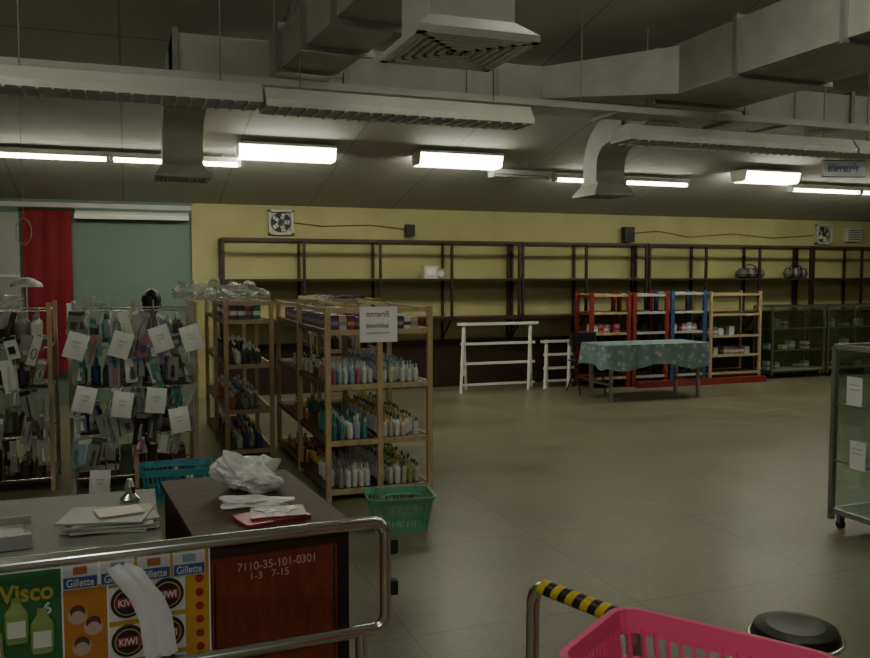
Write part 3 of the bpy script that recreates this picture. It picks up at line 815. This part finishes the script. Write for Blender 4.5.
for (o,ph) in((0,0.),(.045,.6)):
    pts=[(-.075+o*.6,-.045,.76),(-.06+o,-.055,.74),(-.035+o,-.055,.70),(.0+o,-.05,.65),(.025+o,-.045,.58),(.035+o,-.05,.49),(.04+o,-.05,.46)]
    vs=[]
    for i,p in enumerate(pts):
        w=.026*(1 if i>0 else .7)
        vs+=[(p[0]-w,p[1]+.008*math.sin(i+ph),p[2]),(p[0],p[1]-.012,p[2]+.004),(p[0]+w,p[1]+.008*math.cos(i+ph),p[2]+.008)]
    b.add(vs,[(i*3+k,i*3+k+1,i*3+4+k,i*3+3+k) for i in range(len(pts)-1) for k in(0,1)],M_bag,True)
b.obj('plastic_strip',(.02,yb+.03,0))

# ---------------------------------------------------------------- taped rail (right)
b=B(); p0=Vector((1.087,2.16,0)); p1=Vector((1.205,1.82,0)); d=(p1-p0); Lr=d.length; d.normalize(); zt=.765
def RP(s,z): q=p0+d*s; return (q.x,q.y,z)
pts=[RP(0,0),RP(0,zt-.06),RP(.008,zt-.03),RP(.03,zt-.008),RP(.06,zt)]+[RP(Lr-.06,zt),RP(Lr-.03,zt-.008),RP(Lr-.008,zt-.03),RP(Lr,zt-.06),RP(Lr,0)]
b.tube(pts,.02,M_chrome,14)
M_ty=mat('tape_yellow',(.68,.48,.03),.45)
ns=11; s0=.035; s1=Lr-.03
for i in range(ns):
    a=s0+(s1-s0)*i/ns; c=s0+(s1-s0)*(i+1)/ns
    m=M_ty if i%2==0 else M_black
    n=16; vs=[]
    sd=Vector((-d.y,d.x,0)); 
    for s in(a,c):
        for k in range(n):
            an=2*math.pi*k/n; q=p0+d*(s+.010*math.sin(an))+sd*math.cos(an)*.0225; vs.append((q.x,q.y,zt+math.sin(an)*.0225-.002))
    b.add(vs,[(k,(k+1)%n,n+(k+1)%n,n+k) for k in range(n)],m,True)
b.cyl(RP(0,0),RP(0,.012),.05,M_chrome,16); b.cyl(RP(Lr,0),RP(Lr,.012),.05,M_chrome,16)
b.obj('taped_guard_rail')

b=B()
b.lathe([(.09,.44),(.128,.455),(.138,.48),(.130,.500),(.09,.508),(.02,.506)],(0,0,0),M_black,32)
b.tube([(.142*math.cos(a*math.pi/16),.142*math.sin(a*math.pi/16),.466) for a in range(32)],.009,M_chrome,8,True)
for k in range(4):
    a=math.pi/4+k*math.pi/2; b.cyl((.09*math.cos(a),.09*math.sin(a),.45),(.16*math.cos(a),.16*math.sin(a),0),.011,M_chrome,10)
b.tube([(.13*math.cos(a*math.pi/12),.13*math.sin(a*math.pi/12),.2) for a in range(24)],.007,M_chrome,8,True)
b.obj('round_stool',(2.04,2.15,0))

b=B()
for x in(0,.4):
    b.tube([(x,.02,0),(x,.20,.45),(x,.34,.82)],.011,M_black,8); b.tube([(x,.42,0),(x,.22,.3),(x,.05,.45)],.011,M_black,8)
b.box(0,.4,.03,.38,.44,.46,M_black); b.box(.0,.4,.31,.345,.66,.84,M_black)
b.obj('folding_chair',(5.86,10.22,0))

# ---------------------------------------------------------------- person behind racks
def skinmesh(name,verts,edges,rad,root=0,sub=2):
    me=D.meshes.new(name); me.from_pydata(verts,edges,[]); me.update()
    o=D.objects.new(name,me); CO.objects.link(o)
    sk=o.modifiers.new('skin','SKIN'); sk.use_smooth_shade=True
    sv=me.skin_vertices[0].data
    for i,r in enumerate(rad): sv[i].radius=(r if isinstance(r,tuple) else (r,r)); sv[i].use_root=(i==root)
    ss=o.modifiers.new('sub','SUBSURF'); ss.levels=sub; ss.render_levels=sub
    return o
emp=D.objects.new('shop_assistant',None); CO.objects.link(emp)
px,py=.23,8.14
V=[(0,0,.84),(0,0,.98),(0,-.01,1.12),(0,0,1.22),(0,0,1.29),(0,-.01,1.36),
   (.08,0,.80),(.09,-.01,.44),(.09,.01,.07),(.095,-.12,.035),
   (-.08,0,.80),(-.09,-.01,.44),(-.09,.01,.07),(-.095,-.12,.035),
   (.155,0,1.20),(.20,.02,.96),(.19,-.15,.84),(-.155,0,1.20),(-.20,.02,.96),(-.19,-.15,.84)]
E=[(0,1),(1,2),(2,3),(3,4),(4,5),(0,6),(6,7),(7,8),(8,9),(0,10),(10,11),(11,12),(12,13),(3,14),(14,15),(15,16),(3,17),(17,18),(18,19)]
Rr=[(.14,.10),(.12,.09),(.14,.10),(.12,.08),.05,.048,.088,.058,.038,.035,.088,.058,.038,.035,.055,.042,.026,.055,.042,.026]
body=skinmesh('body',V,E,Rr)
try:
    dg=bpy.context.evaluated_depsgraph_get(); ev=body.evaluated_get(dg); nm=D.meshes.new_from_object(ev)
    shirt=mat('shirt_cloth',(.25,.28,.40),.85); tr=mat('trouser_cloth',(.03,.03,.05),.85)
    nm.materials.clear()
    for m in(shirt,tr,M_skin,M_black): nm.materials.append(m)
    for p in nm.polygons:
        c=p.center; p.use_smooth=True
        p.material_index=3 if c.z<.075 else 1 if (c.z<.83 and abs(c.x)<.16) else 2 if (c.z>1.28 or (abs(c.x)>.14 and c.z<1.0)) else 0
    body.modifiers.clear(); body.data=nm
except Exception as ex: print(ex)
b=B()
def ell(c,rx,ry,rz,m,n=18,shape=None,z0=-1,z1=1):
    vs=[];k=12
    for j in range(k+1):
        t=z0+(z1-z0)*j/k; rr2=math.sqrt(max(0,1-t*t))+1e-3
        for i in range(n):
            a=2*math.pi*i/n; p=Vector((rx*rr2*math.cos(a),ry*rr2*math.sin(a),rz*t))
            if shape: p=shape(p)
            vs.append(Vector(c)+p)
    b.add(vs,[(j*n+i,j*n+(i+1)%n,(j+1)*n+(i+1)%n,(j+1)*n+i) for j in range(k) for i in range(n)],m,True)
HZ=1.405
def jaw(p):
    if p.z<0: p.x*=1+.35*p.z/.11
    return p
ell((0,-.01,HZ),.073,.09,.105,M_skin,shape=jaw)
ell((0,.012,HZ+.018),.085,.093,.108,M_hair,z0=-.15,z1=1,shape=lambda p:(p+Vector((0,.012,0))) if p.z<.05 else p)
ell((0,.045,HZ-.03),.075,.06,.11,M_hair)
for s in(-1,1):
    ell((s*.030,-.088,HZ+.005),.013,.010,.009,PC['white'],10); ell((s*.030,-.096,HZ+.005),.006,.004,.006,PC['black'],8)
    b.beam((s*.016,-.094,HZ+.028),(s*.044,-.088,HZ+.028),.004,.005,M_hair)
    ell((s*.075,.0,HZ-.002),.010,.018,.028,M_skin,10)
ell((0,-.100,HZ-.022),.011,.016,.020,M_skin,10)
ell((0,-.090,HZ-.055),.022,.008,.007,PC['pink'],10)
head=b.obj('head')
hands=[]
for s in(-1,1):
    hv=[(0,0,0),(0,-.035,-.012),(0,-.075,-.02)]; he=[(0,1),(1,2)]; hr=[.022,(.03,.016),(.034,.014)]
    for k,(dx,ln) in enumerate(((-.030,.055),(-.010,.068),(.011,.062),(.031,.048))):
        i=len(hv); hv+=[(dx,-.082,-.022),(dx*1.1,-.085-ln*.5,-.03),(dx*1.1,-.085-ln*.85,-.052)]
        he+=[(2,i),(i,i+1),(i+1,i+2)]; hr+=[.010,.009,.0075]
    i=len(hv); hv+=[(-s*.040,-.045,-.018),(-s*.055,-.075,-.035)]; he+=[(1,i),(i,i+1)]; hr+=[.011,.009]
    h=skinmesh('hand_'+('r' if s>0 else 'l'),hv,he,hr,0,1); h.data.materials.append(M_skin)
    h.location=(s*.19,-.15,.84); hands.append(h)
for o in [body,head]+hands: o.parent=emp
emp.location=(px,py,0); emp.rotation_euler=(0,0,math.radians(155)); emp.scale=(1.0,1.0,1.0)

# ---------------------------------------------------------------- lights
def light(name,kind,loc,e,size=.1,col=(1,1,1)):
    l=D.lights.new(name,kind); l.energy=e; l.color=col
    if kind=='POINT': l.shadow_soft_size=size
    o=D.objects.new(name,l); CO.objects.link(o); o.location=loc
    return o
light('camera_fill','POINT',(.05,-.05,1.78),30,.04)  # point light added beside the camera to lift the near whites
w=D.worlds.new('World'); SC.world=w; w.use_nodes=True
w.node_tree.nodes['Background'].inputs[0].default_value=(.5,.5,.5,1); w.node_tree.nodes['Background'].inputs[1].default_value=.05

# ---------------------------------------------------------------- camera
cam=D.cameras.new('camera'); co=D.objects.new('camera',cam); CO.objects.link(co)
co.location=(0,0,1.65); co.rotation_euler=(math.radians(90-3.63),0,math.radians(-20))
cam.sensor_width=36; cam.lens=36*850/870; cam.clip_start=.02
SC.camera=co
